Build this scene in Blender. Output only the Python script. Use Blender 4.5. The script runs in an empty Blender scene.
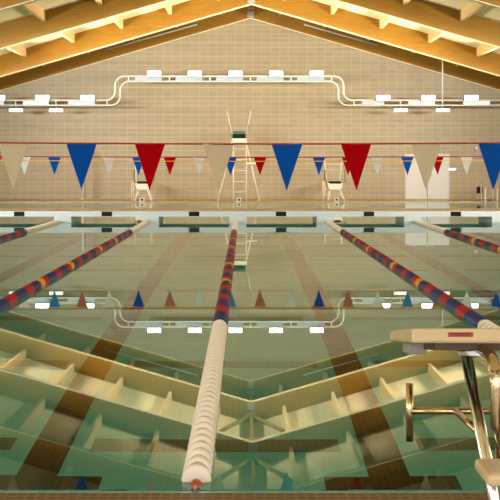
import bpy, bmesh, math, random
from mathutils import Vector, Matrix
random.seed(7)
C = bpy.context.scene.collection
sc = bpy.context.scene
PI = math.pi

# ---------------------------------------------------------------- camera numbers
H, F, VX, VY = 1.59, 1047.0, 244.0, 166.5
def at(x, y, D):
    """world point at distance D that was measured at (x, y) in the photograph"""
    return Vector(((x - VX) * D / F, D, H - (y - VY) * D / F))

# ---------------------------------------------------------------- materials
def srgb(r, g, b):
    f = lambda c: (c / 12.92 if c <= .04045 else ((c + .055) / 1.055) ** 2.4)
    return (f(r / 255), f(g / 255), f(b / 255), 1)

def new_mat(name):
    m = bpy.data.materials.new(name); m.use_nodes = True
    nt = m.node_tree; nt.nodes.clear()
    out = nt.nodes.new('ShaderNodeOutputMaterial')
    return m, nt, out

def plain(name, col, rough=.5, metal=0.0, spec=.5, var=.06, scale=6.0):
    """a principled surface with a faint procedural mottling"""
    m, nt, out = new_mat(name)
    b = nt.nodes.new('ShaderNodeBsdfPrincipled')
    tc = nt.nodes.new('ShaderNodeTexCoord')
    n = nt.nodes.new('ShaderNodeTexNoise'); n.inputs['Scale'].default_value = scale; n.inputs['Detail'].default_value = 3
    nt.links.new(tc.outputs['Object'], n.inputs['Vector'])
    mx = nt.nodes.new('ShaderNodeMix'); mx.data_type = 'RGBA'
    mx.inputs[6].default_value = tuple(c * (1 - var) for c in col[:3]) + (1,)
    mx.inputs[7].default_value = tuple(min(1, c * (1 + var)) for c in col[:3]) + (1,)
    nt.links.new(n.outputs['Fac'], mx.inputs[0])
    nt.links.new(mx.outputs[2], b.inputs['Base Color'])
    b.inputs['Roughness'].default_value = rough; b.inputs['Metallic'].default_value = metal
    b.inputs['Specular IOR Level'].default_value = spec
    nt.links.new(b.outputs[0], out.inputs[0])
    return m

def wood(name, c1, c2, stretch, rough=.45, scale=3.0):
    m, nt, out = new_mat(name)
    b = nt.nodes.new('ShaderNodeBsdfPrincipled')
    tc = nt.nodes.new('ShaderNodeTexCoord')
    mp = nt.nodes.new('ShaderNodeMapping'); mp.inputs['Scale'].default_value = stretch
    n = nt.nodes.new('ShaderNodeTexNoise'); n.inputs['Scale'].default_value = scale; n.inputs['Detail'].default_value = 6
    n.inputs['Roughness'].default_value = .65
    rp = nt.nodes.new('ShaderNodeValToRGB')
    rp.color_ramp.elements[0].position = .3; rp.color_ramp.elements[0].color = c1
    rp.color_ramp.elements[1].position = .7; rp.color_ramp.elements[1].color = c2
    nt.links.new(tc.outputs['Object'], mp.inputs['Vector'])
    nt.links.new(mp.outputs[0], n.inputs['Vector'])
    nt.links.new(n.outputs['Fac'], rp.inputs[0])
    nt.links.new(rp.outputs[0], b.inputs['Base Color'])
    b.inputs['Roughness'].default_value = rough; b.inputs['Specular IOR Level'].default_value = .15
    nt.links.new(b.outputs[0], out.inputs[0])
    return m

def tiles(name, c1, c2, grout, tw, th, mort, axes, offset=0.0, rough=.35, spec=.5, big=None, course=None):
    """brick-texture tiling; axes names which object axes run along the row and up the course"""
    m, nt, out = new_mat(name)
    b = nt.nodes.new('ShaderNodeBsdfPrincipled')
    tc = nt.nodes.new('ShaderNodeTexCoord')
    sp = nt.nodes.new('ShaderNodeSeparateXYZ'); cb = nt.nodes.new('ShaderNodeCombineXYZ')
    nt.links.new(tc.outputs['Object'], sp.inputs[0])
    nt.links.new(sp.outputs[axes[0]], cb.inputs[0]); nt.links.new(sp.outputs[axes[1]], cb.inputs[1])
    br = nt.nodes.new('ShaderNodeTexBrick')
    br.offset = offset; br.inputs['Scale'].default_value = 1
    br.inputs['Color1'].default_value = c1; br.inputs['Color2'].default_value = c2
    br.inputs['Mortar'].default_value = grout
    br.inputs['Mortar Size'].default_value = mort; br.inputs['Mortar Smooth'].default_value = .1
    br.inputs['Brick Width'].default_value = tw; br.inputs['Row Height'].default_value = th
    nt.links.new(cb.outputs[0], br.inputs['Vector'])
    col = br.outputs['Color']
    if course:      # uneven courses: faint horizontal streaks as the blocks come in batches
        mp = nt.nodes.new('ShaderNodeMapping'); mp.inputs['Scale'].default_value = (course[0], course[1], 1)
        nt.links.new(cb.outputs[0], mp.inputs['Vector'])
        n = nt.nodes.new('ShaderNodeTexNoise'); n.inputs['Scale'].default_value = 1; n.inputs['Detail'].default_value = 3
        nt.links.new(mp.outputs[0], n.inputs['Vector'])
        rp = nt.nodes.new('ShaderNodeValToRGB')
        rp.color_ramp.elements[0].position = .35; rp.color_ramp.elements[0].color = (course[2],) * 3 + (1,)
        rp.color_ramp.elements[1].position = .65; rp.color_ramp.elements[1].color = (1, 1, 1, 1)
        nt.links.new(n.outputs['Fac'], rp.inputs[0])
        mu = nt.nodes.new('ShaderNodeMix'); mu.data_type = 'RGBA'; mu.blend_type = 'MULTIPLY'; mu.inputs[0].default_value = 1
        nt.links.new(col, mu.inputs[6]); nt.links.new(rp.outputs[0], mu.inputs[7]); col = mu.outputs[2]
    nt.links.new(col, b.inputs['Base Color'])
    b.inputs['Roughness'].default_value = rough; b.inputs['Specular IOR Level'].default_value = spec
    nt.links.new(b.outputs[0], out.inputs[0])
    return m

def emit(name, col, strength):
    m, nt, out = new_mat(name)
    e = nt.nodes.new('ShaderNodeEmission'); e.inputs[0].default_value = col; e.inputs[1].default_value = strength
    nt.links.new(e.outputs[0], out.inputs[0])
    return m

def cloth(name, col, trans=.35):
    m, nt, out = new_mat(name)
    d = nt.nodes.new('ShaderNodeBsdfDiffuse'); t = nt.nodes.new('ShaderNodeBsdfTranslucent')
    tc = nt.nodes.new('ShaderNodeTexCoord')
    n = nt.nodes.new('ShaderNodeTexNoise'); n.inputs['Scale'].default_value = 9
    nt.links.new(tc.outputs['Object'], n.inputs['Vector'])
    mc = nt.nodes.new('ShaderNodeMix'); mc.data_type = 'RGBA'
    mc.inputs[6].default_value = tuple(c * .92 for c in col[:3]) + (1,); mc.inputs[7].default_value = col
    nt.links.new(n.outputs['Fac'], mc.inputs[0])
    for s in (d, t): nt.links.new(mc.outputs[2], s.inputs[0])
    mx = nt.nodes.new('ShaderNodeMixShader'); mx.inputs[0].default_value = trans
    nt.links.new(d.outputs[0], mx.inputs[1]); nt.links.new(t.outputs[0], mx.inputs[2])
    nt.links.new(mx.outputs[0], out.inputs[0])
    return m

def water_mat():
    m, nt, out = new_mat('pool_water')
    fr = nt.nodes.new('ShaderNodeFresnel'); fr.inputs['IOR'].default_value = 1.333
    re = nt.nodes.new('ShaderNodeBsdfRefraction'); re.inputs['IOR'].default_value = 1.333
    re.inputs['Roughness'].default_value = 0; re.inputs['Color'].default_value = (.76, .97, .95, 1)
    gl = nt.nodes.new('ShaderNodeBsdfGlossy'); gl.inputs['Roughness'].default_value = .0
    gl.inputs['Color'].default_value = (.97, 1, .98, 1)
    tc = nt.nodes.new('ShaderNodeTexCoord')
    n = nt.nodes.new('ShaderNodeTexNoise'); n.inputs['Scale'].default_value = 1.1; n.inputs['Detail'].default_value = 1
    nt.links.new(tc.outputs['Object'], n.inputs['Vector'])
    bp = nt.nodes.new('ShaderNodeBump'); bp.inputs['Strength'].default_value = .02; bp.inputs['Distance'].default_value = .004
    nt.links.new(n.outputs['Fac'], bp.inputs['Height'])
    for s in (re, gl): nt.links.new(bp.outputs[0], s.inputs['Normal'])
    mx = nt.nodes.new('ShaderNodeMixShader')
    nt.links.new(fr.outputs[0], mx.inputs[0]); nt.links.new(re.outputs[0], mx.inputs[1]); nt.links.new(gl.outputs[0], mx.inputs[2])
    nt.links.new(mx.outputs[0], out.inputs[0])
    return m

M = {}
M['beam'] = wood('glulam_timber', (.205, .100, .010, 1), (.285, .142, .016, 1), (.5, 3, 9))
M['purlin'] = wood('purlin_timber', (.58, .38, .16, 1), (.66, .45, .20, 1), (6, .5, 6))
M['deck'] = wood('ceiling_plywood', (.78, .61, .33, 1), (.86, .70, .41, 1), (2.0, .4, 2))
M['wall'] = tiles('glazed_wall_block', (.30, .235, .13, 1), (.335, .26, .145, 1), (.41, .335, .21, 1), .43, .215, .012, (0, 2), 0, .45, .35, course=(.12, 4.6, .86))
M['sidewall'] = tiles('side_wall_block', (.42, .34, .22, 1), (.40, .32, .21, 1), (.5, .42, .3, 1), .43, .215, .012, (1, 2), 0, .5, .3)
M['fardeck'] = tiles('far_deck_tile', (.36, .22, .075, 1), (.33, .20, .07, 1), (.3, .2, .1, 1), .15, .15, .008, (0, 1), 0, .3)
M['neardeck'] = tiles('brown_mosaic', (.085, .040, .010, 1), (.07, .033, .008, 1), (.18, .11, .045, 1), .05, .05, .008, (0, 1), 0, .35)
M['poolfloor'] = tiles('pale_green_pool_tile', (.26, .70, .68, 1), (.245, .68, .66, 1), (.22, .62, .60, 1), .05, .05, .004, (0, 1), 0, .5, .2)
M['poolline'] = tiles('dark_lane_tile', (.012, .006, .003, 1), (.010, .005, .002, 1), (.045, .026, .011, 1), .05, .05, .007, (0, 1), 0, .4, .3)
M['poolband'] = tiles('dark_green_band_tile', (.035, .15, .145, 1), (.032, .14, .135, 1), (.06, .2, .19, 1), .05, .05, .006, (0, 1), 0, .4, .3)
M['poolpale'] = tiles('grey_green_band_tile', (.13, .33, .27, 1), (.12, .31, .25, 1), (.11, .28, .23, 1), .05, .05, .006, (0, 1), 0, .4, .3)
M['poolwall'] = tiles('pool_wall_tile', (.50, .66, .60, 1), (.47, .63, .56, 1), (.42, .56, .5, 1), .1, .1, .006, (0, 2), 0, .4, .3)
M['edge'] = plain('pale_blue_edge_tile', (.20, .42, .46, 1), .12, 0, .8)  # glossy pale blue strip along the near water edge
M['bulkhead'] = plain('white_fibreglass', (.60, .67, .68, 1), .4, 0, .4, .03, 1.5)
M['bulktop'] = plain('tan_grip_deck', (.62, .47, .33, 1), .6)
M['black'] = plain('black_rubber', (.008, .008, .011, 1), .7, 0, .2)
M['white'] = plain('white_paint', (.56, .55, .50, 1), .4)
M['pole'] = plain('galvanised_paint', (.48, .47, .44, 1), .35)
M['cream'] = plain('cream_fibreglass', (.66, .50, .27, 1), .35, 0, .5, .04)
M['creamshell'] = plain('ivory_frame', (.58, .51, .39, 1), .4)
M['doorpaint'] = plain('grey_white_door_paint', (.47, .45, .42, 1), .4)
M['brown'] = plain('brown_seal', (.22, .12, .05, 1), .5)
M['steel'] = plain('galvanised_steel', (.42, .43, .42, 1), .4, .6)
M['chrome'] = plain('polished_stainless', (.84, .80, .72, 1), .16, 1.0, .5, .02)
M['lamp'] = emit('lit_floodlight_glass', (1, .95, .86, 1), 22)
M['lamplow'] = emit('lit_pendant_glass', (1, .95, .86, 1), 5)
M['greypanel'] = plain('grey_blue_housing', (.30, .33, .345, 1), .3)
M['red'] = cloth('red_vinyl', srgb(196, 10, 24), .3)
M['blue'] = cloth('blue_vinyl', srgb(20, 94, 190), .3)
M['ivory'] = cloth('ivory_vinyl', srgb(240, 226, 196), .5)
M['whitev'] = cloth('white_vinyl', (.90, .87, .82, 1), .45)
M['redcord'] = plain('red_cord', srgb(176, 30, 24), .6)
M['yellowcord'] = plain('yellow_cord', srgb(232, 170, 60), .6)
M['fred'] = plain('red_float', srgb(178, 28, 28), .35)
M['fblue'] = plain('navy_float', srgb(42, 50, 108), .35)
M['fyellow'] = plain('yellow_float', srgb(236, 168, 14), .35)
M['fwhite'] = plain('white_float', (.84, .75, .60, 1), .3, 0, .5)
M['orange'] = plain('orange_end_float', srgb(176, 66, 18), .4)
M['cable'] = plain('steel_cable', (.35, .35, .34, 1), .3, .8)
M['green'] = plain('green_cushion', (.03, .12, .08, 1), .5)
M['label'] = plain('red_orange_sticker', srgb(186, 56, 20), .4)
M['ink'] = plain('black_ink', (.01, .01, .01, 1), .5)
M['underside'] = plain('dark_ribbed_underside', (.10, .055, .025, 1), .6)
M['brass'] = plain('brushed_warm_metal', (.62, .46, .25, 1), .24, 1.0, .5, .03)  # gold tint paints the reflected timber into plain metal
M['clear'] = plain('frosted_plastic', (.34, .31, .25, 1), .3)
M['window'] = emit('daylit_window_glass', (.95, .97, 1, 1), 9)  # this pane glow and the next two are added fill light, out of view
M['rearwindow'] = emit('overcast_window_glass', (.97, .97, .97, 1), 16.0)
M['warmwindow'] = emit('sunlit_window_glass', (1, .88, .66, 1), 7.0)
M['water'] = water_mat()

# ---------------------------------------------------------------- mesh helpers
class MB:
    def __init__(s): s.bm = bmesh.new()
    def quad_prism(s, pts, mi=0):
        """eight corners: four of one end, four of the other, same order"""
        v = [s.bm.verts.new(p) for p in pts]
        for f in ((0,1,2,3), (7,6,5,4), (0,4,5,1), (1,5,6,2), (2,6,7,3), (3,7,4,0)):
            fc = s.bm.faces.new([v[i] for i in f]); fc.material_index = mi
        return v
    def box(s, x0, x1, y0, y1, z0, z1, mi=0):
        return s.quad_prism([(x0,y0,z0),(x1,y0,z0),(x1,y0,z1),(x0,y0,z1),(x0,y1,z0),(x1,y1,z0),(x1,y1,z1),(x0,y1,z1)], mi)
    def tube(s, pts, r, n=10, r2=None, mi=0):
        pts = [Vector(p) for p in pts]; rings = []
        for i, p in enumerate(pts):
            a = pts[max(i-1, 0)]; b = pts[min(i+1, len(pts)-1)]
            t = (b - a).normalized()
            up = Vector((0, 0, 1)) if abs(t.z) < .9 else Vector((0, 1, 0))
            u = t.cross(up).normalized(); w = u.cross(t)
            rr = r if r2 is None else r + (r2 - r) * i / (len(pts) - 1)
            rings.append([s.bm.verts.new(p + u * math.cos(2*PI*k/n) * rr + w * math.sin(2*PI*k/n) * rr) for k in range(n)])
        for a, b in zip(rings, rings[1:]):
            for k in range(n):
                f = s.bm.faces.new((a[k], a[(k+1) % n], b[(k+1) % n], b[k])); f.smooth = True; f.material_index = mi
        for rg in (rings[0][::-1], rings[-1]):
            s.bm.faces.new(rg).material_index = mi
    def lathe_y(s, prof, n=16, off=(0, 0, 0), mi=0):
        """profile of (y, radius) turned about the Y axis"""
        rings = [[s.bm.verts.new((off[0] + r*math.cos(2*PI*k/n), off[1] + y, off[2] + r*math.sin(2*PI*k/n))) for k in range(n)] for y, r in prof]
        for a, b in zip(rings, rings[1:]):
            for k in range(n):
                f = s.bm.faces.new((a[k], b[k], b[(k+1) % n], a[(k+1) % n])); f.smooth = True; f.material_index = mi
        s.bm.faces.new(rings[0]).material_index = mi
        s.bm.faces.new(rings[-1][::-1]).material_index = mi
    def bevel(s, w, seg=2):
        bmesh.ops.bevel(s.bm, geom=list(s.bm.edges), offset=w, segments=seg, affect='EDGES', profile=.5)
    def build(s, name, mats, parent=None, smooth=False):
        bmesh.ops.recalc_face_normals(s.bm, faces=s.bm.faces)
        me = bpy.data.meshes.new(name); s.bm.to_mesh(me); s.bm.free()
        for m in (mats if isinstance(mats, (list, tuple)) else [mats]): me.materials.append(m)
        if smooth:
            for p in me.polygons: p.use_smooth = True
        o = bpy.data.objects.new(name, me); C.objects.link(o)
        if parent:
            o.parent = parent
            o.matrix_parent_inverse = Matrix.Translation(-parent.location)
        return o

def tag(o, label=None, cat=None, group=None, kind=None):
    for k, v in (('label', label), ('category', cat), ('group', group), ('kind', kind)):
        if v: o[k] = v
    return o
def thing(name, loc, label, cat, group=None):
    o = bpy.data.objects.new(name, None); C.objects.link(o); o.location = loc
    return tag(o, label, cat, group)
def arc(c, r, a0, a1, n=8):
    return [(c[0] + r*math.cos(math.radians(a0 + (a1-a0)*i/n)), c[1] + r*math.sin(math.radians(a0 + (a1-a0)*i/n))) for i in range(n+1)]

# ---------------------------------------------------------------- the setting
XL, XR, YB, YF = -16.0, 16.6, -6.0, 50.2          # hall
PL, PR = -12.6, 13.0                               # pool sides
PN, PB0, PB1, PF = 5.15, 30.0, 31.8, 46.6          # near edge, bulkhead front and back, far edge
RX, RZ, SL = .32, 8.70, .29                        # ridge line of the beams' undersides, roof slope
DEPTH = .90
def soffit(x): return RZ + DEPTH - SL * abs(x - RX)

def structure(o, label, cat):
    return tag(o, label, cat, kind='structure')

b = MB()
b.quad_prism([(XL, YF, -.3), (RX, YF, -.3), (RX, YF, soffit(RX)), (XL, YF, soffit(XL)),
              (XL, YF+.3, -.3), (RX, YF+.3, -.3), (RX, YF+.3, soffit(RX)), (XL, YF+.3, soffit(XL))])
b.quad_prism([(RX, YF, -.3), (XR, YF, -.3), (XR, YF, soffit(XR)), (RX, YF, soffit(RX)),
              (RX, YF+.3, -.3), (XR, YF+.3, -.3), (XR, YF+.3, soffit(XR)), (RX, YF+.3, soffit(RX))])
structure(b.build('wall_far', M['wall']), 'tan glazed block gable wall at the far end of the pool', 'wall')
b = MB()
b.quad_prism([(XL, YB-.3, -.3), (RX, YB-.3, -.3), (RX, YB-.3, soffit(RX)), (XL, YB-.3, soffit(XL)),
              (XL, YB, -.3), (RX, YB, -.3), (RX, YB, soffit(RX)), (XL, YB, soffit(XL))])
b.quad_prism([(RX, YB-.3, -.3), (XR, YB-.3, -.3), (XR, YB-.3, soffit(XR)), (RX, YB-.3, soffit(RX)),
              (RX, YB, -.3), (XR, YB, -.3), (XR, YB, soffit(XR)), (RX, YB, soffit(RX))])
structure(b.build('wall_near', M['wall']), 'tan block gable wall behind the starting blocks', 'wall')
b = MB(); b.box(XL-.3, XL, YB-.3, YF+.3, -.3, soffit(XL))
structure(b.build('wall_left', M['sidewall']), 'tan block side wall on the left of the pool', 'wall')
b = MB(); b.box(XR, XR+.3, YB-.3, YF+.3, -.3, soffit(XR))
structure(b.build('wall_right', M['sidewall']), 'tan block side wall on the right of the pool', 'wall')
b = MB()
for xa, xb in ((XL-.3, RX), (RX, XR+.3)):
    b.quad_prism([(xa, YB-.3, soffit(xa)), (xb, YB-.3, soffit(xb)), (xb, YB-.3, soffit(xb)+.2), (xa, YB-.3, soffit(xa)+.2),
                  (xa, YF+.3, soffit(xa)), (xb, YF+.3, soffit(xb)), (xb, YF+.3, soffit(xb)+.2), (xa, YF+.3, soffit(xa)+.2)])
structure(b.build('ceiling', M['deck']), 'pale plywood ceiling deck sloping up to the ridge', 'ceiling')

# decks round the water: one floor mesh with its own tilings
b = MB()
b.box(XL, XR, PF, YF, -.3, .03, 0)
b.box(XL, PL, PN-.05, PF, -.3, .03, 0); b.box(PR, XR, PN-.05, PF, -.3, .03, 0)
b.box(XL, XR, YB, PN-.05, -.3, .0, 1)
b.box(PL, PR, PN-.05, PN, -.3, -.004, 2)
structure(b.build('floor', [M['fardeck'], M['neardeck'], M['edge']]), 'tiled pool deck, brown mosaic at the near edge and golden tile at the far wall', 'floor')

# pool basin: pale tile with dark lane lines and bands laid in it
ZF = -2.2
LANES = [-6.55, -4.03, -1.51, 1.06, 3.57, 6.1, 8.6, 11.1, -9.05]
b = MB()
xs = sorted(set([PL, PR] + [l + d for l in LANES for d in (-.48, -.31, -.15, .15, .31, .48) if PL < l + d < PR]))
T0, T1 = 7.33, 7.63; BANDS = [(8.13 + 2.54*k, 8.42 + 2.54*k) for k in range(8)]; TF0, TF1 = 27.55, 27.85
ys = sorted([PN, T0, T1, TF0, TF1, PB1, PF] + [q for p in BANDS for q in p])
grid = [[b.bm.verts.new((x, y, ZF)) for x in xs] for y in ys]
for j in range(len(ys) - 1):
    yc = (ys[j] + ys[j+1]) / 2
    for i in range(len(xs) - 1):
        xc = (xs[i] + xs[i+1]) / 2
        d = min(abs(xc - l) for l in LANES)
        mi = 0
        if T0 < yc < TF1 and d < .15: mi = 1
        if (T0 < yc < T1 or TF0 < yc < TF1) and d < .48: mi = 1
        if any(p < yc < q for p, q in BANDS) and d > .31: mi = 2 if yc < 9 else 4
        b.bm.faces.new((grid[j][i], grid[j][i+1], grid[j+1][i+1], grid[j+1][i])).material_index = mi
for x in (PL, PR):
    f = b.bm.faces.new([b.bm.verts.new(p) for p in ((x, PN, ZF), (x, PF, ZF), (x, PF, -.0), (x, PN, -.0))]); f.material_index = 3
for y in (PN, PF):
    f = b.bm.faces.new([b.bm.verts.new(p) for p in ((PL, y, ZF), (PR, y, ZF), (PR, y, -.005), (PL, y, -.005))]); f.material_index = 3
basin = b.build('floor', [M['poolfloor'], M['poolline'], M['poolband'], M['poolwall'], M['poolpale']])
structure(basin, 'pale green tiled pool basin with dark lane lines on its bottom', 'pool basin')

b = MB()
v = [b.bm.verts.new(p) for p in ((PL, PN, 0), (PR, PN, 0), (PR, PF, 0), (PL, PF, 0))]
b.bm.faces.new(v)
tag(b.build('pool_water', M['water']), 'calm mirror-like pool water reflecting the timber roof', 'water', kind='stuff')

# unseen glowing panes added as fill light, on the side and near end walls
n = 1
for k in range(4):
    y0 = -3.5 + 6.7 * k
    for x, s in ((XL, 1), (XR, -1)):
        w = MB(); w.box(min(x + s*.01, x + s*.03), max(x + s*.01, x + s*.03), y0, y0 + 4.6, 1.1, 3.3)
        o = structure(w.build('window_%d' % n, M['window'] if s > 0 else M['warmwindow']), 'daylit window in the side wall', 'window')
        fr = MB()
        xa, xb = sorted((x, x + s*.08))
        for ya in (y0 - .08, y0 + 1.5, y0 + 3.06, y0 + 4.6): fr.box(xa, xb, ya, ya + .08, 1.02, 3.38)
        fr.box(xa, xb, y0 - .08, y0 + 4.68, 1.02, 1.1); fr.box(xa, xb, y0 - .08, y0 + 4.68, 3.3, 3.38)
        fr.build('frame', M['white'], o)
        n += 1
for k in range(4):
    x0 = -12.4 + 6.3 * k
    w = MB(); w.box(x0, x0 + 5.2, YB + .01, YB + .03, 1.1, 4.0)
    o = structure(w.build('window_%d' % n, M['rearwindow']), 'daylit window in the near end wall', 'window'); n += 1
    fr = MB()
    for xa in (x0 - .08, x0 + 1.7, x0 + 3.42, x0 + 5.2): fr.box(xa, xa + .08, YB, YB + .08, 1.02, 4.08)
    fr.box(x0 - .08, x0 + 5.28, YB, YB + .08, 1.02, 1.1); fr.box(x0 - .08, x0 + 5.28, YB, YB + .08, 4.0, 4.08)
    fr.build('frame', M['white'], o)

# double door in the far wall
DY = YF
p0 = at(406, 199, DY); p1 = at(448, 154.3, DY)
b = MB(); b.box(p0.x - .06, p1.x + .06, DY - .05, DY + .02, .03, 2.19)
door = structure(b.build('door_1', M['doorpaint']), 'pale grey double door in the far wall right of centre', 'door')
mid = (p0.x + p1.x) / 2
for s, xa, xb in ((0, p0.x, mid - .02), (1, mid + .02, p1.x)):
    l = MB(); l.box(xa, xb, DY - .09, DY - .04, .04, 2.12)
    leaf = l.build('leaf', M['doorpaint'], door)
    q = MB(); q.box(xa + .14, xb - .14, DY - .10, DY - .085, .2, .95); q.box(xa + .14, xb - .14, DY - .10, DY - .085, 1.12, 1.98)
    q.build('panel', M['doorpaint'], leaf)
    hnd = MB(); hx = xb - .09 if s == 0 else xa + .09
    hnd.tube([(hx, DY - .13, .95), (hx, DY - .13, 1.15)], .012)
    hnd.build('handle', M['chrome'], leaf)
b = MB(); b.box(mid - .02, mid + .02, DY - .085, DY - .05, .04, 2.12)
b.build('seal', M['brown'], door)

# ---------------------------------------------------------------- roof timbers
BEAMS = [(50.0, 50.2, 'against the far gable wall'), (45.6, 45.9, 'second from the far wall'),
         (38.9, 39.2, 'third from the far wall'), (32.2, 32.5, 'fourth from the far wall'), (25.5, 25.8, 'fifth from the far wall')]
for y0, y1, where in BEAMS:
    t = thing('roof_beam', (RX, y0, RZ), 'orange glulam pitched roof beam, ' + where, 'roof beam', 'pitched glulam roof beams')
    for xa, xb in ((XL, RX), (RX, XR)):
        za, zb = soffit(xa), soffit(xb)
        r = MB()
        r.quad_prism([(xa, y0, za - DEPTH), (xb, y0, zb - DEPTH), (xb, y0, zb), (xa, y0, za),
                      (xa, y1, za - DEPTH), (xb, y1, zb - DEPTH), (xb, y1, zb), (xa, y1, za)])
        rf = r.build('rafter', M['beam'], t)
        e = MB(); q = .028  # pale strip stands in for light falling on the beam underside
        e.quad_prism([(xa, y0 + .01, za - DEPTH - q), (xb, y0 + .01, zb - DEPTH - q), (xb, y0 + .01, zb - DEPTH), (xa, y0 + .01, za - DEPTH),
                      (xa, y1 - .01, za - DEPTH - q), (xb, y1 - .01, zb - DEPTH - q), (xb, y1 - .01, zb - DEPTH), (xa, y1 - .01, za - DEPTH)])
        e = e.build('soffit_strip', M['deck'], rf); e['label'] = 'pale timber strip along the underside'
    pl = MB(); pl.box(RX - .16, RX + .16, y0 - .03, y0 - .002, RZ + .02, RZ + .30)
    pl.box(RX - .16, RX + .16, y0 - .03, y0 - .002, RZ + .42, RZ + .62)
    plate = pl.build('ridge_plate', M['steel'], t); plate['label'] = 'grey steel ridge plate'
    bo = MB()
    for dx in (-.1, .1):
        for dz in (.08, .22, .52): bo.lathe_y([(-.02, .015), (0, .022)], 8, (RX + dx, y0 - .03, RZ + dz))
    bo.build('bolt', M['steel'], plate)

ordn = ['first', 'second', 'third', 'fourth', 'fifth']
bays = [('between the two farthest roof beams', 45.9, 50.0, 5), ('between the second and third farthest roof beams', 39.2, 45.6, 5),
        ('between the third and fourth farthest roof beams', 32.5, 38.9, 4), ('between the fourth and fifth farthest roof beams', 25.8, 32.2, 3)]
for where, y0, y1, nk in bays:
    for s, side in ((-1, 'left'), (1, 'right')):
        for k in range(nk):
            x = RX + s * (1.42 + 2.115 * k); z = soffit(x); w = .07
            pts = lambda y: [(x - w, y, z - .36), (x + w, y, z - .36), (x + w, y, soffit(x + w) - .004), (x - w, y, soffit(x - w) - .004)]
            b = MB(); b.quad_prism(pts(y0) + pts(y1))
            o = b.build('purlin', M['purlin'])
            tag(o, '%s pale timber purlin %s of the ridge, %s' % (ordn[k], side, where), 'purlin', 'roof purlins')
    b = MB(); b.box(RX - .07, RX + .07, y0, y1, RZ + .52, RZ + DEPTH - .03)
    tag(b.build('ridge_purlin', M['beam']), 'timber ridge purlin under the apex, ' + where, 'purlin', 'ridge purlins')
for where, y1, y0 in (('before the second farthest roof beam', 45.6, 42.1), ('before the third farthest roof beam', 38.9, 35.4)):
    for s, side in ((-1, 'left'), (1, 'right')):
        b = MB()
        b.tube([(RX + s*.08, y1, RZ + .58), (RX + s*1.35, y0, RZ + .40)], .10, 4)
        tag(b.build('roof_brace', M['beam']), 'diagonal timber brace %s of the ridge %s' % (side, where), 'brace', 'diagonal ridge braces')

# slim conduits on the face of the farthest beam
for side, a, c in (('left', (105, 50), (197, 24.5)), ('right', (304, 24.5), (378, 45.5))):
    b = MB(); b.tube([at(a[0], a[1], 49.93), at(c[0], c[1], 49.93)], .035, 8)
    tag(b.build('conduit', M['pole']), 'slim white conduit along the %s slope of the farthest roof beam' % side, 'conduit', 'roof beam conduits')

# ---------------------------------------------------------------- lighting pipe run and floodlights
LD = 47.4
t = thing('lighting_pipe_run', at(240, 80, LD), 'white twin pipe run stepping up in the middle, carrying the floodlights', 'pipe rack')
def run(off, name):
    """off 0: upper pipe, 1: lower pipe; both step up through S-bends"""
    yl, yh = (100.3, 76.3) if off == 0 else (105.3, 81.4)
    L = []
    r1, r2 = (9.0, 9.0)
    xa = 115 if off == 0 else 120
    # left S
    L += [(-40, yl), (xa - r1, yl)]
    L += [(xa - r1 + r1*math.sin(a*PI/16), yl - r1 + r1*math.cos(a*PI/16)) for a in range(1, 9)]
    L += [(xa + r2 - r2*math.cos(a*PI/16), yh + r2 - r2*math.sin(a*PI/16)) for a in range(0, 9)]
    xb = 343.5 if off == 0 else 338.5
    L += [(xb - r2 + r2*math.sin(a*PI/16), yh + r2 - r2*math.cos(a*PI/16)) for a in range(0, 9)]
    L += [(xb + r1 - r1*math.cos(a*PI/16), yl - r1 + r1*math.sin(a*PI/16)) for a in range(0, 9)]
    L += [(540, yl)]
    m = MB(); m.tube([at(x, y, LD) for x, y in L], .042 if off == 0 else .038, 8)
    m.build(name, M['white'], t)
run(0, 'upper_pipe'); run(1, 'lower_pipe')
for x in (128.5, 169.5, 210, 250.5, 291, 331.5):
    m = MB(); m.tube([at(x, 76.3, LD), at(x, 81.4, LD)], .03, 8); m.build('spacer', M['white'], t)
for x in (15.5, 56, 107, 354, 400.5, 442.5, 484):
    m = MB(); m.tube([at(x, 100.3, LD), at(x, 105.3, LD)], .03, 8); m.build('spacer', M['white'], t)
for x0, x1, ya in [(135, 162, 77), (175.5, 202.5, 77), (216, 243, 77), (256.5, 283.5, 77), (297, 324, 77),
                   (-5, 4, 101), (23, 49, 101), (68, 95, 101), (362, 384, 101), (408, 435, 101), (463, 490, 101)]:
    p, q = at(x0, ya + 4.2, LD), at(x1, ya - .3, LD)
    m = MB(); m.box(p.x, q.x, LD - .05, LD + .05, p.z, q.z); m.bevel(.012, 1)
    o = m.build('gear_panel', M['greypanel'], t); o['label'] = 'pale grey control gear panel'
m = MB(); m.tube([at(442.5, 100, LD), Vector((at(442.5, 100, LD).x, LD, soffit(at(442.5, 0, LD).x) + .02))], .03, 8)
m.build('hanger_rod', M['white'], t)
for x in (-30, 530):
    X = at(x, 0, LD).x
    m = MB(); m.tube([at(x, 76 if 115 < x < 345 else 100, LD), Vector((X, LD, soffit(X) + .02))], .006, 6)
    m.build('hanger_wire', M['cable'], t)

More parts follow.
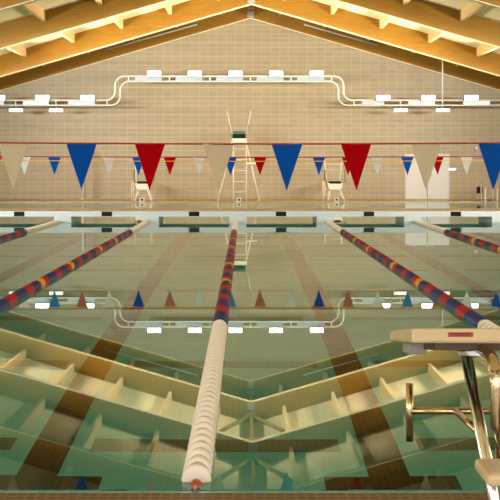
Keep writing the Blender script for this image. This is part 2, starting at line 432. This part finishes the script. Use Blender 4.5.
def flood(x, y, label, w=14.0, h=5.2, mat='lamp'):
    c = at(x, y, LD - .12)
    t = thing('floodlight', c, label, 'floodlight', 'floodlights on the pipe run')
    k = (LD - .12) / F; hw, hh = w*k/2, h*k/2
    m = MB(); m.box(c.x - hw, c.x + hw, LD - .30, LD - .06, c.z - hh, c.z + hh); m.bevel(.02, 1)
    m.build('housing', M['greypanel'], t)
    m = MB(); m.box(c.x - hw + .02, c.x + hw - .02, LD - .325, LD - .298, c.z - hh + .015, c.z + hh - .015)
    m.build('lens', M[mat], t)
    m = MB(); m.tube([(c.x, LD - .07, c.z - hh + .02), (c.x, LD - .048, c.z - hh + .02)], .02, 8); m.build('bracket', M['white'], t)
nth = ['leftmost', 'second from left', 'middle', 'fourth from left', 'rightmost']
for i in range(5):
    flood(154.5 + 40.5*i, 73.8, 'glowing floodlight, %s of the five on the raised middle pipe run' % nth[i])
for x, d in ((-1, 'leftmost'), (43, 'middle'), (88, 'rightmost')):
    flood(x, 98, 'glowing floodlight, %s of the three on top of the left pipe run' % d)
for x, d in ((382.7, 'leftmost'), (427.6, 'middle'), (470.5, 'rightmost')):
    flood(x, 98, 'glowing floodlight, %s of the three on top of the right pipe run' % d)
def hung(x, label):
    c = at(x, 110.2, LD)
    t = thing('hanging_lamp', c, label, 'hanging lamp', 'small lamps under the pipe run')
    k = LD / F
    m = MB(); m.box(c.x - 7*k, c.x + 7*k, LD - .1, LD + .1, c.z - .04, c.z + .075); m.bevel(.015, 1); m.build('housing', M['greypanel'], t)
    m = MB(); m.box(c.x - 6.8*k, c.x + 6.8*k, LD - .125, LD - .098, c.z - .075, c.z + .065); m.build('lens', M['lamplow'], t)
    m = MB(); m.tube([(c.x, LD, c.z + .05), at(x, 106.6, LD)], .02, 8); m.build('stem', M['white'], t)
hung(16.5, 'small glowing lamp under the left pipe run, the outer one'); hung(56.5, 'small glowing lamp under the left pipe run, nearer the bend')
hung(400.5, 'small glowing lamp under the right pipe run, nearer the bend'); hung(442.5, 'small glowing lamp at the foot of the white hanger rod')

# ---------------------------------------------------------------- pennant lines
def pennants(D, first, step, n, colours, ytop, sag, label, measured, w, h):
    t = thing('pennant_line', (0, D, 1.8), label, 'pennant line', 'backstroke pennant lines')
    X0, X1 = PL - .6, PR + .6
    def zc(X):
        u = (X - (X0 + X1) / 2) / ((X1 - X0) / 2)
        return H - (ytop - VY) * D / F + sag * u * u
    m = MB(); m.tube([(X0 + (X1-X0)*i/60, D, zc(X0 + (X1-X0)*i/60)) for i in range(61)], .0085 if D < 15 else .014, 6)
    m.build('cord', M['redcord'], t)
    for i in range(n):
        x = measured.get(i, first + step * i); X = (x - VX) * D / F; col = colours[i % len(colours)]
        m = MB(); N = 6; ph = random.random() * 6; tw = random.uniform(-.02, .02)
        vf, vb = [], []
        for j in range(N + 1):
            q = j / N; ww = w / 2 * (1 - q) + .003; row = []
            for s in (-1, 0, 1):
                yy = D + .012 * math.sin(ph + 3*q + s) * q + tw * s * (1 - q)
                row.append(Vector((X + s * ww + tw * q * .3, yy, zc(X + s*ww) * (1 - q) + (zc(X)) * q - h * q)))
            vf.append([m.bm.verts.new(p) for p in row]); vb.append([m.bm.verts.new(p + Vector((0, .003, 0))) for p in row])
        for j in range(N):
            for a in (0, 1):
                m.bm.faces.new((vf[j][a], vf[j][a+1], vf[j+1][a+1], vf[j+1][a])); m.bm.faces.new((vb[j][a+1], vb[j][a], vb[j+1][a], vb[j+1][a+1]))
            m.bm.faces.new((vf[j][0], vf[j+1][0], vb[j+1][0], vb[j][0])); m.bm.faces.new((vf[j+1][2], vf[j][2], vb[j][2], vb[j+1][2]))
        for a in (0, 1):
            m.bm.faces.new((vf[0][a+1], vf[0][a], vb[0][a], vb[0][a+1])); m.bm.faces.new((vf[N][a], vf[N][a+1], vb[N][a+1], vb[N][a]))
        o = m.build('pennant', M[col], t); o['label'] = {'ivory': 'off-white', 'whitev': 'white', 'blue': 'blue', 'red': 'red'}[col] + ' triangular pennant'
    for X, s in ((X0, -1), (X1, 1)):
        m = MB(); m.tube([(X, D, .03), (X, D, zc(X) + .1)], .03, 10); m.build('stanchion', M['chrome'], t)
pennants(10.12, 11.8 - 69*3, 69.05, 14, ['ivory', 'blue', 'red'], 144.0, .35,
         'near line of large red, blue and off-white pennants across the pool', {3: 13, 4: 81.5, 5: 150, 6: 218.5, 7: 287, 8: 356, 9: 426, 10: 494}, .292, .445)
pennants(25.12, 24.8 - 29.4*6, 29.43, 29, ['whitev', 'blue', 'red'], 157.2, .10,
         'far line of small-looking red, blue and white pennants near the bulkhead', {i + 6: q for i, q in enumerate([24.5, 54.4, 82, 109, 138.5, 170, 199.3, 230.5, 260, 290, 319, 348, 377.6, 407.3, 437.5, 466.7, 496])}, .30, .435)
b = MB(); b.tube([((PL - .6) + (PR - PL + 1.2)*i/60, 24.6, 1.712 + .10*((i-30)/30)**2) for i in range(61)], .011, 6)
t = tag(b.build('false_start_rope', M['yellowcord']), 'thin yellow rope strung across the pool just below the far pennant tops', 'rope')
for X in (PL - .6, PR + .6):
    m = MB(); m.tube([(X, 24.6, .03), (X, 24.6, 1.9)], .03, 10); m.build('stanchion', M['chrome'], t)

# ---------------------------------------------------------------- lane ropes
PITCH = .1429
def float_white(m, y=0, x=0, z=0, mi=0):
    m.lathe_y([(.002, .040), (.004, .070), (.012, .076), (.020, .073), (.028, .056), (.060, .050), (.110, .050), (.132, .056), (.140, .050), (.1425, .040)], 20, (x, y, z), mi)
def float_fin(m, y=0, x=0, z=0, mi=0):
    pr = []
    for k in range(4):
        a = k * PITCH / 4
        pr += [(a + .002, .056), (a + .006, .072), (a + .014, .075), (a + .022, .072), (a + .027, .056), (a + .034, .054)]
    m.lathe_y(pr, 18, (x, y, z), mi)
YEL = (14.0, 16.42, 19.65, 22.05)
def colour_at(D):
    if D < 10.42 or D > 25.15: return 0
    if min(abs(D - q) for q in YEL) < .14: return 3
    return 1 if int((D - 10.42) / .5) % 2 == 0 else 2
FM = ['fwhite', 'fblue', 'fred', 'fyellow']
meshes = {}
for i, k in enumerate(FM):
    m = MB(); (float_white if i == 0 else float_fin)(m)
    o = m.build('float_disc', M[k]); meshes[i] = o.data; bpy.data.objects.remove(o)
ROPES = [(-5.27, 'leftmost lane rope, only its far end in view'),
         (-2.745, 'red and navy lane rope entering at the left edge, left of the middle rope'),
         (-.24, 'middle lane rope running straight away, white floats nearest the camera'),
         (2.375, 'red and navy lane rope passing behind the starting block'),
         (4.87, 'rightmost lane rope, only its far end in view')]
for X, lab in ROPES:
    t = thing('lane_rope', (X, PN, .012), lab, 'lane rope', 'lane ropes')
    n = int((29.72 - 5.27) / PITCH)
    rest = MB(); count = 0
    for i in range(n):
        y = 5.27 + i * PITCH; ci = colour_at(y + PITCH / 2)
        inview = -8 < VX + F * X / y < 508
        if inview and count < 100:
            o = bpy.data.objects.new('float_disc', meshes[ci]); C.objects.link(o)
            o.parent = t; o.location = (0, y - PN, 0); count += 1
            o.rotation_euler = (random.uniform(-.015, .015), random.random() * 6, random.uniform(-.015, .015))
            o['label'] = ('white', 'navy blue', 'red', 'yellow')[ci] + ' float'
        else:
            (float_white if ci == 0 else float_fin)(rest, y, X, .012, ci)
    r = rest.build('float_disc', [M[k] for k in FM], t); r['kind'] = 'stuff'; r['label'] = 'remaining floats of the rope'
    m = MB(); m.tube([(X, PN - .03, .012), (X, PB0 - .03, .012)], .008, 8); m.build('cable', M['cable'], t)
    m = MB(); m.lathe_y([(0, .010), (.01, .022), (.07, .028), (.09, .022), (.095, .010)], 14, (X, PN + .015, .0)); o = m.build('end_float', M['orange'], t); o['label'] = 'orange end piece'
    m = MB(); m.tube([(X, PB0 - .26, .012), (X, PB0 - .03, .03)], .02, 8); m.build('end_hook', M['chrome'], t)

# ---------------------------------------------------------------- bulkhead
t = thing('bulkhead', (0, PB0, 0), 'low white bulkhead with water slots crossing the pool at the far end of the lanes', 'bulkhead')
m = MB(); m.box(PL, PR, PB0, PB1, .155, .305); m.build('beam_slab', M['bulkhead'], t)
m = MB(); m.box(PL, PR, PB0 - .01, PB1 + .01, .305, .318); o = m.build('walkway', M['bulktop'], t); o['label'] = 'tan walkway surface'
PILL = [-10.22, -7.71, -5.2, -2.69, -.18, 2.33, 4.84, 7.35, 9.86, 12.37]
for X in PILL:
    m = MB(); m.box(X - .245, X + .245, PB0, PB1, -.3, .155); m.build('pier', M['bulkhead'], t)
m = MB(); m.box(PL, PR, PB0 + .85, PB0 + .95, -2.2, -1.0); o = m.build('underwater_skirt', M['poolwall'], t); o['label'] = 'tiled underwater skirt'
for X in (-6.44, -3.93, -1.43, 1.06, 3.58, 6.07, 8.58, -8.95):
    m = MB(); m.box(X - .15, X + .15, PB0 - .012, PB0 + .002, .165, .297); o = m.build('target_panel', M['black'], t); o['label'] = 'black lane end target'

# ---------------------------------------------------------------- guard chairs and far deck furniture
G = .03
def put(x, y, D): return at(x, y, D)
# tall guard chair in the middle
cd = 47.0
t = thing('lifeguard_chair', (at(239, 0, cd).x, cd, G), 'tall ladder lifeguard chair with dark green seat, on the far deck in the middle', 'lifeguard chair', 'lifeguard chairs')
zt = at(0, 142, cd).z
for x0, x1 in ((218, 232), (259.5, 246)):
    for fy, ty in ((cd - .05, cd + .25), (cd + 1.3, cd + .75)):
        m = MB(); p = at(x0, 0, cd); q = at(x1, 0, cd)
        m.tube([(p.x, fy, G), (q.x, ty, zt)], .040, 10); m.build('leg', M['creamshell'], t)
for x in (233.3, 246.3):
    m = MB(); p = at(x, 0, cd); m.tube([(p.x, cd, G), (p.x, cd + .22, zt + .1)], .032, 10); m.build('ladder_rail', M['creamshell'], t)
for y in (149, 160, 170.5, 181.5, 192):
    p, q = at(233.3, y, cd + .1), at(246.3, y, cd + .1)
    m = MB(); m.tube([(p.x, cd + .12, p.z), (q.x, cd + .12, q.z)], .024, 8); m.build('rung', M['creamshell'], t)
p, q = at(231.5, 142.8, cd), at(246.8, 138.2, cd)
m = MB(); m.box(p.x, q.x, cd + .15, cd + .85, p.z, q.z); m.bevel(.02); m.build('seat_base', M['creamshell'], t)
p, q = at(232.6, 138.2, cd), at(245.4, 133.6, cd)
m = MB(); m.box(p.x, q.x, cd + .15, cd + .8, p.z, q.z); m.bevel(.03); o = m.build('seat', M['black'], t); o['label'] = 'black seat cushion'
p, q = at(232.8, 134.2, cd), at(245.2, 130.4, cd)
m = MB(); m.box(p.x, q.x, cd + .7, cd + .8, p.z, q.z); m.bevel(.02); o = m.build('backrest', M['green'], t); o['label'] = 'dark green backrest'
for x0, x1 in ((232.5, 227), (245.5, 251)):
    p, q = at(x0, 140, cd), at(x1, 110, cd)
    m = MB(); m.tube([(p.x, cd + .75, p.z), (q.x, cd + .95, q.z)], .030, 10); m.build('back_post', M['creamshell'], t)
    a, c = at(x0 + (x1-x0)*.55, 124, cd), at(x0 + (x1-x0)*.45, 127, cd)
    m = MB(); m.tube([(a.x, cd + .85, a.z), (a.x, cd + .25, c.z), (at(x0, 0, cd).x, cd + .2, at(0, 138, cd).z)], .02, 8); m.build('arm_rail', M['cable'], t)
# rescue tube hung on the chair
p, q = at(247.5, 163.6, cd), at(255.5, 163.6, cd)
m = MB(); m.tube([(p.x - .05, cd - .12, p.z), (p.x, cd - .12, p.z), (q.x, cd - .12, q.z), (q.x + .05, cd - .12, q.z)], .055, 12)
tag(m.build('rescue_tube', M['white']), 'short white rescue tube hung on the tall lifeguard chair', 'rescue tube')

def low_chair(cx, flip, label):
    D = 46.95; s = -1 if flip else 1
    X = lambda d: at(cx + s * d, 0, D).x
    Z = lambda y: at(0, y, D).z
    t = thing('lifeguard_chair', (X(0), D, G), label, 'lifeguard chair', 'lifeguard chairs')
    for d0, d1, y0, y1 in ((-4.5, -7.5, D + .1, D - .1), (4.5, 9.5, D + .1, D - .1), (-4.5, -7.0, D + .6, D + .8), (4.5, 9.0, D + .6, D + .8)):
        m = MB(); m.tube([(X(d0), y0, Z(189)), (X(d1), y1, G)], .045, 10, .035); m.build('leg', M['creamshell'], t)
    m = MB()
    m.quad_prism([(X(-6), D, Z(190)), (X(6), D, Z(190)), (X(8.2), D, Z(183)), (X(-8), D, Z(183)),
                  (X(-6), D + .7, Z(190)), (X(6), D + .7, Z(190)), (X(8.2), D + .7, Z(183)), (X(-8), D + .7, Z(183))])
    m.bevel(.04); m.build('seat_shell', M['creamshell'], t)
    m = MB(); xa, xb = sorted((X(-5.5), X(6.0))); m.box(xa, xb, D - .02, D + .62, Z(183.6), Z(181.4)); m.bevel(.02); o = m.build('seat', M['black'], t); o['label'] = 'black seat cushion'
    for d0, d1 in ((-7.5, -9.5), (6.0, 8.0)):
        m = MB(); m.tube([(X(d0), D + .62, Z(184)), (X(d1), D + .8, Z(158.5))], .035, 10); m.build('back_post', M['creamshell'], t)
    for y in (170.2, 164):
        m = MB(); m.tube([(X(-8.6), D + .74, Z(y)), (X(7.2), D + .74, Z(y))], .018, 8); m.build('back_rail', M['creamshell'], t)
    for d in (-9.5, 11.0):
        m = MB(); m.tube([(X(d), D + .7, Z(181)), (X(d), D + .7, Z(170.3)), (X(d), D + .1, Z(170.3)), (X(d), D + .1, Z(181.5)), (X(d * .75), D + .1, Z(183))], .018, 8); m.build('arm_rail', M['cable'], t)
    for d in (-9.8, -11.6):
        m = MB(); m.tube([(X(d), D + .3, G), (X(d), D + .35, Z(181))], .026, 8); m.build('ladder_rail', M['creamshell'], t)
    for y in (196, 190, 184.5):
        m = MB(); m.tube([(X(-9.8), D + .32, Z(y)), (X(-11.6), D + .32, Z(y))], .018, 8); m.build('rung', M['creamshell'], t)
    m = MB(); m.tube([(X(-7.4), D + .3, Z(189)), (X(-10), D + .33, Z(189))], .02, 8); m.build('stay', M['creamshell'], t)
low_chair(335.2, False, 'low white lifeguard chair with black seat on the far deck, right of the tall chair')
low_chair(142.6, False, 'low white lifeguard chair with black seat on the far deck, left of the tall chair')

for x, where in ((142.2, 'below the left low lifeguard chair'), (239.0, 'at the foot of the tall lifeguard chair'), (336.6, 'below the right low lifeguard chair')):
    c = at(x, 0, PF + .06)
    m = MB(); m.box(c.x - .10, c.x + .10, PF + .02, PF + .09, G, G + .16)
    o = m.build('deck_marker', M['white']); tag(o, 'small white marker block with a black square ' + where, 'marker', 'deck edge markers')
    m = MB(); m.box(c.x - .055, c.x + .055, PF + .012, PF + .021, G + .03, G + .13); m.build('square', M['black'], o)

# white pole beside the wall on the left
c = at(83, 0, 48.6)
t = thing('pole', (c.x, 48.6, G), 'slim white pole with a brown strip standing on the far deck behind a blue pennant', 'pole')
m = MB(); m.tube([(c.x, 48.6, G), (c.x, 48.6, 2.35)], .045, 10); m.build('shaft', M['white'], t)
m = MB(); m.box(c.x + .05, c.x + .12, 48.58, 48.63, G, 2.3); o = m.build('strip', M['brown'], t); o['label'] = 'brown strip'  # solid brown strip paints the shadow beside the pole
m = MB(); m.lathe_y([(-.02, .09), (.0, .1), (.02, .09)], 12, (c.x, 48.6, G + .03)); m.build('foot', M['white'], t)

# grab-rail ladder at the far right
t = thing('pool_ladder', (at(491, 0, PF).x, PF, G), 'chrome pool ladder with two hooped handrails at the far right', 'pool ladder')
for x in (485, 497):
    X = at(x, 0, PF).x
    m = MB()
    m.tube([(X, PF + .75, G), (X, PF + .75, .6), (X, PF + .70, .78), (X, PF + .55, .86), (X, PF + .2, .86), (X, PF + .0, .78), (X, PF - .06, .6), (X, PF - .06, -.9)], .03, 10)
    m.build('handrail', M['pole'], t)
for z in (-.2, -.5, -.8):
    m = MB(); m.box(at(485, 0, PF).x, at(497, 0, PF).x, PF - .12, PF - .02, z - .015, z + .015); m.build('tread', M['white'], t)
# wall fittings
p = at(479.3, 190, YF)
m = MB(); m.box(p.x - .13, p.x + .13, YF - .12, YF - .005, p.z - .16, p.z + .16); m.bevel(.01, 1)
tag(m.build('wall_mounted_box', M['black']), 'small black wall box beside the far right ladder', 'wall box')
p = at(451.8, 169.3, YF)
m = MB(); m.box(p.x - .2, p.x + .2, YF - .07, YF - .005, p.z - .07, p.z + .07); m.bevel(.01, 1)
tag(m.build('door_sign', M['steel']), 'small grey plate on the wall right of the double door', 'plate')
p = at(475.6, 148.5, YF)
t = thing('wall_camera', p, 'small white dome camera high on the far wall at right', 'camera')
m = MB(); m.lathe_y([(-.22, .02), (-.2, .07), (-.14, .1), (-.06, .1), (-.0, .06)], 12, p + Vector((0, 0, 0))); m.build('dome', M['white'], t)
m = MB(); m.box(p.x - .06, p.x + .06, YF - .05, YF - .003, p.z - .1, p.z + .1); m.build('mount', M['white'], t)

# ---------------------------------------------------------------- starting block
BX = 1.15
t = thing('starting_block', (BX, 4.6, 0), 'cream starting block with chrome legs and step at the near right pool edge', 'starting block')
yn, yf = 4.50, 5.17
zn, zf = .894, .779
hw = .43
m = MB()
def slab(xa, xb, ya, yb, top, th):
    za = zn + (zf - zn) * (ya - yn) / (yf - yn); zb = zn + (zf - zn) * (yb - yn) / (yf - yn)
    return [(xa, ya, za - top - th), (xb, ya, za - top - th), (xb, ya, za - top), (xa, ya, za - top),
            (xa, yb, zb - top - th*.8), (xb, yb, zb - top - th*.8), (xb, yb, zb - top), (xa, yb, zb - top)]
m.quad_prism(slab(BX - hw, BX + hw, yn, yf, 0, .064)); m.bevel(.013, 3)
m.build('platform', M['cream'], t)
m = MB(); m.quad_prism(slab(BX - hw + .03, BX + hw - .03, yn + .06, yf - .08, -.0015, .004))
m.build('grip_pad', M['creamshell'], t)
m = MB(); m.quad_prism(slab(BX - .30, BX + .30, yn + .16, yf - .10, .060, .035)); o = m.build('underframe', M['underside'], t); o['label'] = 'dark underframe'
for dx in (-.33, .33):
    m = MB(); m.quad_prism(slab(BX + dx - .045, BX + dx + .045, yf - .22, yf - .05, .058, .058)); m.bevel(.008, 2)
    o = m.build('side_handle', M['clear'], t); o['label'] = 'frosted side handle'
# legs, arch, step
for s in (-1, 1):
    lx = .126
    top = Vector((BX + s*lx, 4.84, .735)); foot = Vector((BX + s*(lx - .035), 4.26, .012))
    m = MB(); m.tube([top, top.lerp(foot, .5), foot], .0275, 18); leg = m.build('leg', M['chrome'], t)
    m = MB(); m.lathe_y([(-.003, .03), (-.003, .03)], 4) if False else None
    m.quad_prism([(top.x - .05, top.y - .09, .732), (top.x + .07, top.y - .09, .732), (top.x + .07, top.y - .09, .752), (top.x - .05, top.y - .09, .752),
                  (top.x - .05, top.y + .06, .722), (top.x + .07, top.y + .06, .722), (top.x + .07, top.y + .06, .742), (top.x - .05, top.y + .06, .742)])
    m.build('mounting_plate', M['chrome'], leg)
    m = MB(); f = foot; m.box(f.x - .06, f.x + .06, f.y - .07, f.y + .07, .0, .014); m.build('foot_plate', M['chrome'], leg)
    ax = BX + s * .088
    pts = [(ax - s*(-.0), 4.86, .765), (ax, 4.66, .775)] + [(ax, 4.52 - .11*math.sin(a*PI/16), .655 + .12*math.cos(a*PI/16)) for a in range(0, 9)] + [(ax, 4.41, .5), (ax, 4.38, .35), (ax, 4.30, .345), (ax, 4.06, .345)]
    m = MB(); m.tube(pts, .025, 16); m.build('step_support', M['brass'], t)
m = MB(); m.box(BX - .215, BX + .215, 4.02, 4.26, .355, .405); m.bevel(.018, 3); m.build('step', M['cream'], t)
m = MB(); m.box(BX - .18, BX + .18, 4.045, 4.235, .4045, .408); m.build('step_tread', M['creamshell'], t)
# backstroke grip: a crossbar with an upright hand grip at each end
gy = 5.2
m = MB(); m.tube([(BX - .327, gy, .376), (BX + .327, gy, .376)], .0185, 16); g = m.build('crossbar', M['brass'], t)
for s in (-1, 1):
    m = MB(); m.tube([(BX + s*.327, gy, .227), (BX + s*.327, gy, .512)], .0185, 18); m.build('hand_grip', M['brass'], t)
    m = MB(); m.tube([(BX + s*.10, gy, .376), (BX + s*.118, 4.60, .425)], .017, 14); m.build('grip_brace', M['brass'], t)
# warning sticker on the rear edge
lx0, lx1 = .877, .985
lz = zn - .026
m = MB(); m.box(lx0, lx1, yn - .0012, yn + .001, lz - .0105, lz + .0105); st = m.build('warning_sticker', M['label'], t); st['label'] = 'orange-red warning sticker'
cu = bpy.data.curves.new('warning_text', 'FONT'); cu.body = 'WARNING'; cu.size = .0185; cu.align_x = 'LEFT'; cu.align_y = 'CENTER'; cu.extrude = .0003; cu.offset = .0004
tmp = bpy.data.objects.new('warning_text', cu); C.objects.link(tmp)
bpy.context.view_layer.update()
me = bpy.data.meshes.new_from_object(tmp.evaluated_get(bpy.context.evaluated_depsgraph_get()))
C.objects.unlink(tmp); bpy.data.objects.remove(tmp)
me.materials.clear(); me.materials.append(M['ink'])
txt = bpy.data.objects.new('lettering', me); C.objects.link(txt)
txt.parent = st; txt.location = (lx0 + .006, yn - .0016, lz); txt.rotation_euler = (PI/2, 0, 0)
txt['label'] = 'black word WARNING'

# ---------------------------------------------------------------- light
UPL = 1500; FLD = 620
def area(loc, target, sx, sy, power, col, spread=180):
    l = bpy.data.lights.new('uplight', 'AREA'); l.shape = 'RECTANGLE'; l.size = sx; l.size_y = sy; l.energy = power; l.spread = math.radians(spread); l.color = col
    o = bpy.data.objects.new('uplight', l); C.objects.link(o); o.location = loc
    d = Vector(target) - Vector(loc); o.rotation_euler = d.to_track_quat('-Z', 'Y').to_euler()
    return o
for y in (-1.5, 5.2, 11.9, 18.6, 25.3):  # unseen upward lamps added along both sides to brighten the roof
    for x, tx in ((PL - 1.0, -2.0), (PR + 1.0, 2.5)):
        area((x, y, 1.2), (tx, y, 9.0), .5, 2.0, UPL * .16, (1, .93, .82), 130)
for y in (1.0, 9.0, 19.0, 29.0):  # unseen floods aimed down the hall, added for the far wall and beam faces
    for x, tx in ((PL - 1.6, -4.0), (PR + 1.6, 4.5)):
        area((x, y, 3.9), (tx, 46.0, 6.0), 1.4, .8, FLD, (1, .95, .86) if x > 0 else (.97, .97, .97), 70)
for y, pw in ((42.5, 1.5),):
    for x, tx in ((PL - 1.0, -1.0), (PR + 1.0, 1.5)):
        area((x, y, 1.6), (tx, y - .3, 9.2), .5, 1.6, UPL * pw, (1, .93, .82), 58)  # low unseen lamp added to brighten this roof bay
        area((x, y - 1, 4.4), (tx, y - .6, 9.0), .4, .6, UPL * .35 * pw, (1, .93, .82), 140)
w = bpy.data.worlds.new('world'); sc.world = w; w.use_nodes = True
w.node_tree.nodes['Background'].inputs[0].default_value = (.8, .88, 1, 1); w.node_tree.nodes['Background'].inputs[1].default_value = .6

# ---------------------------------------------------------------- camera and view
cam = bpy.data.cameras.new('camera'); co = bpy.data.objects.new('camera', cam); C.objects.link(co)
co.location = (0, 0, H); co.rotation_euler = (PI/2, 0, 0)
cam.sensor_fit = 'HORIZONTAL'; cam.sensor_width = 36; cam.lens = 36 * F / 500
cam.shift_x = (250 - VX) / 500; cam.shift_y = -(250 - VY) / 500
cam.clip_start = .05; cam.clip_end = 300
sc.camera = co
vs = sc.view_settings
vs.view_transform = 'Standard'; vs.look = 'None'; vs.gamma = 1; vs.use_curve_mapping = False
vs.exposure = -1.12
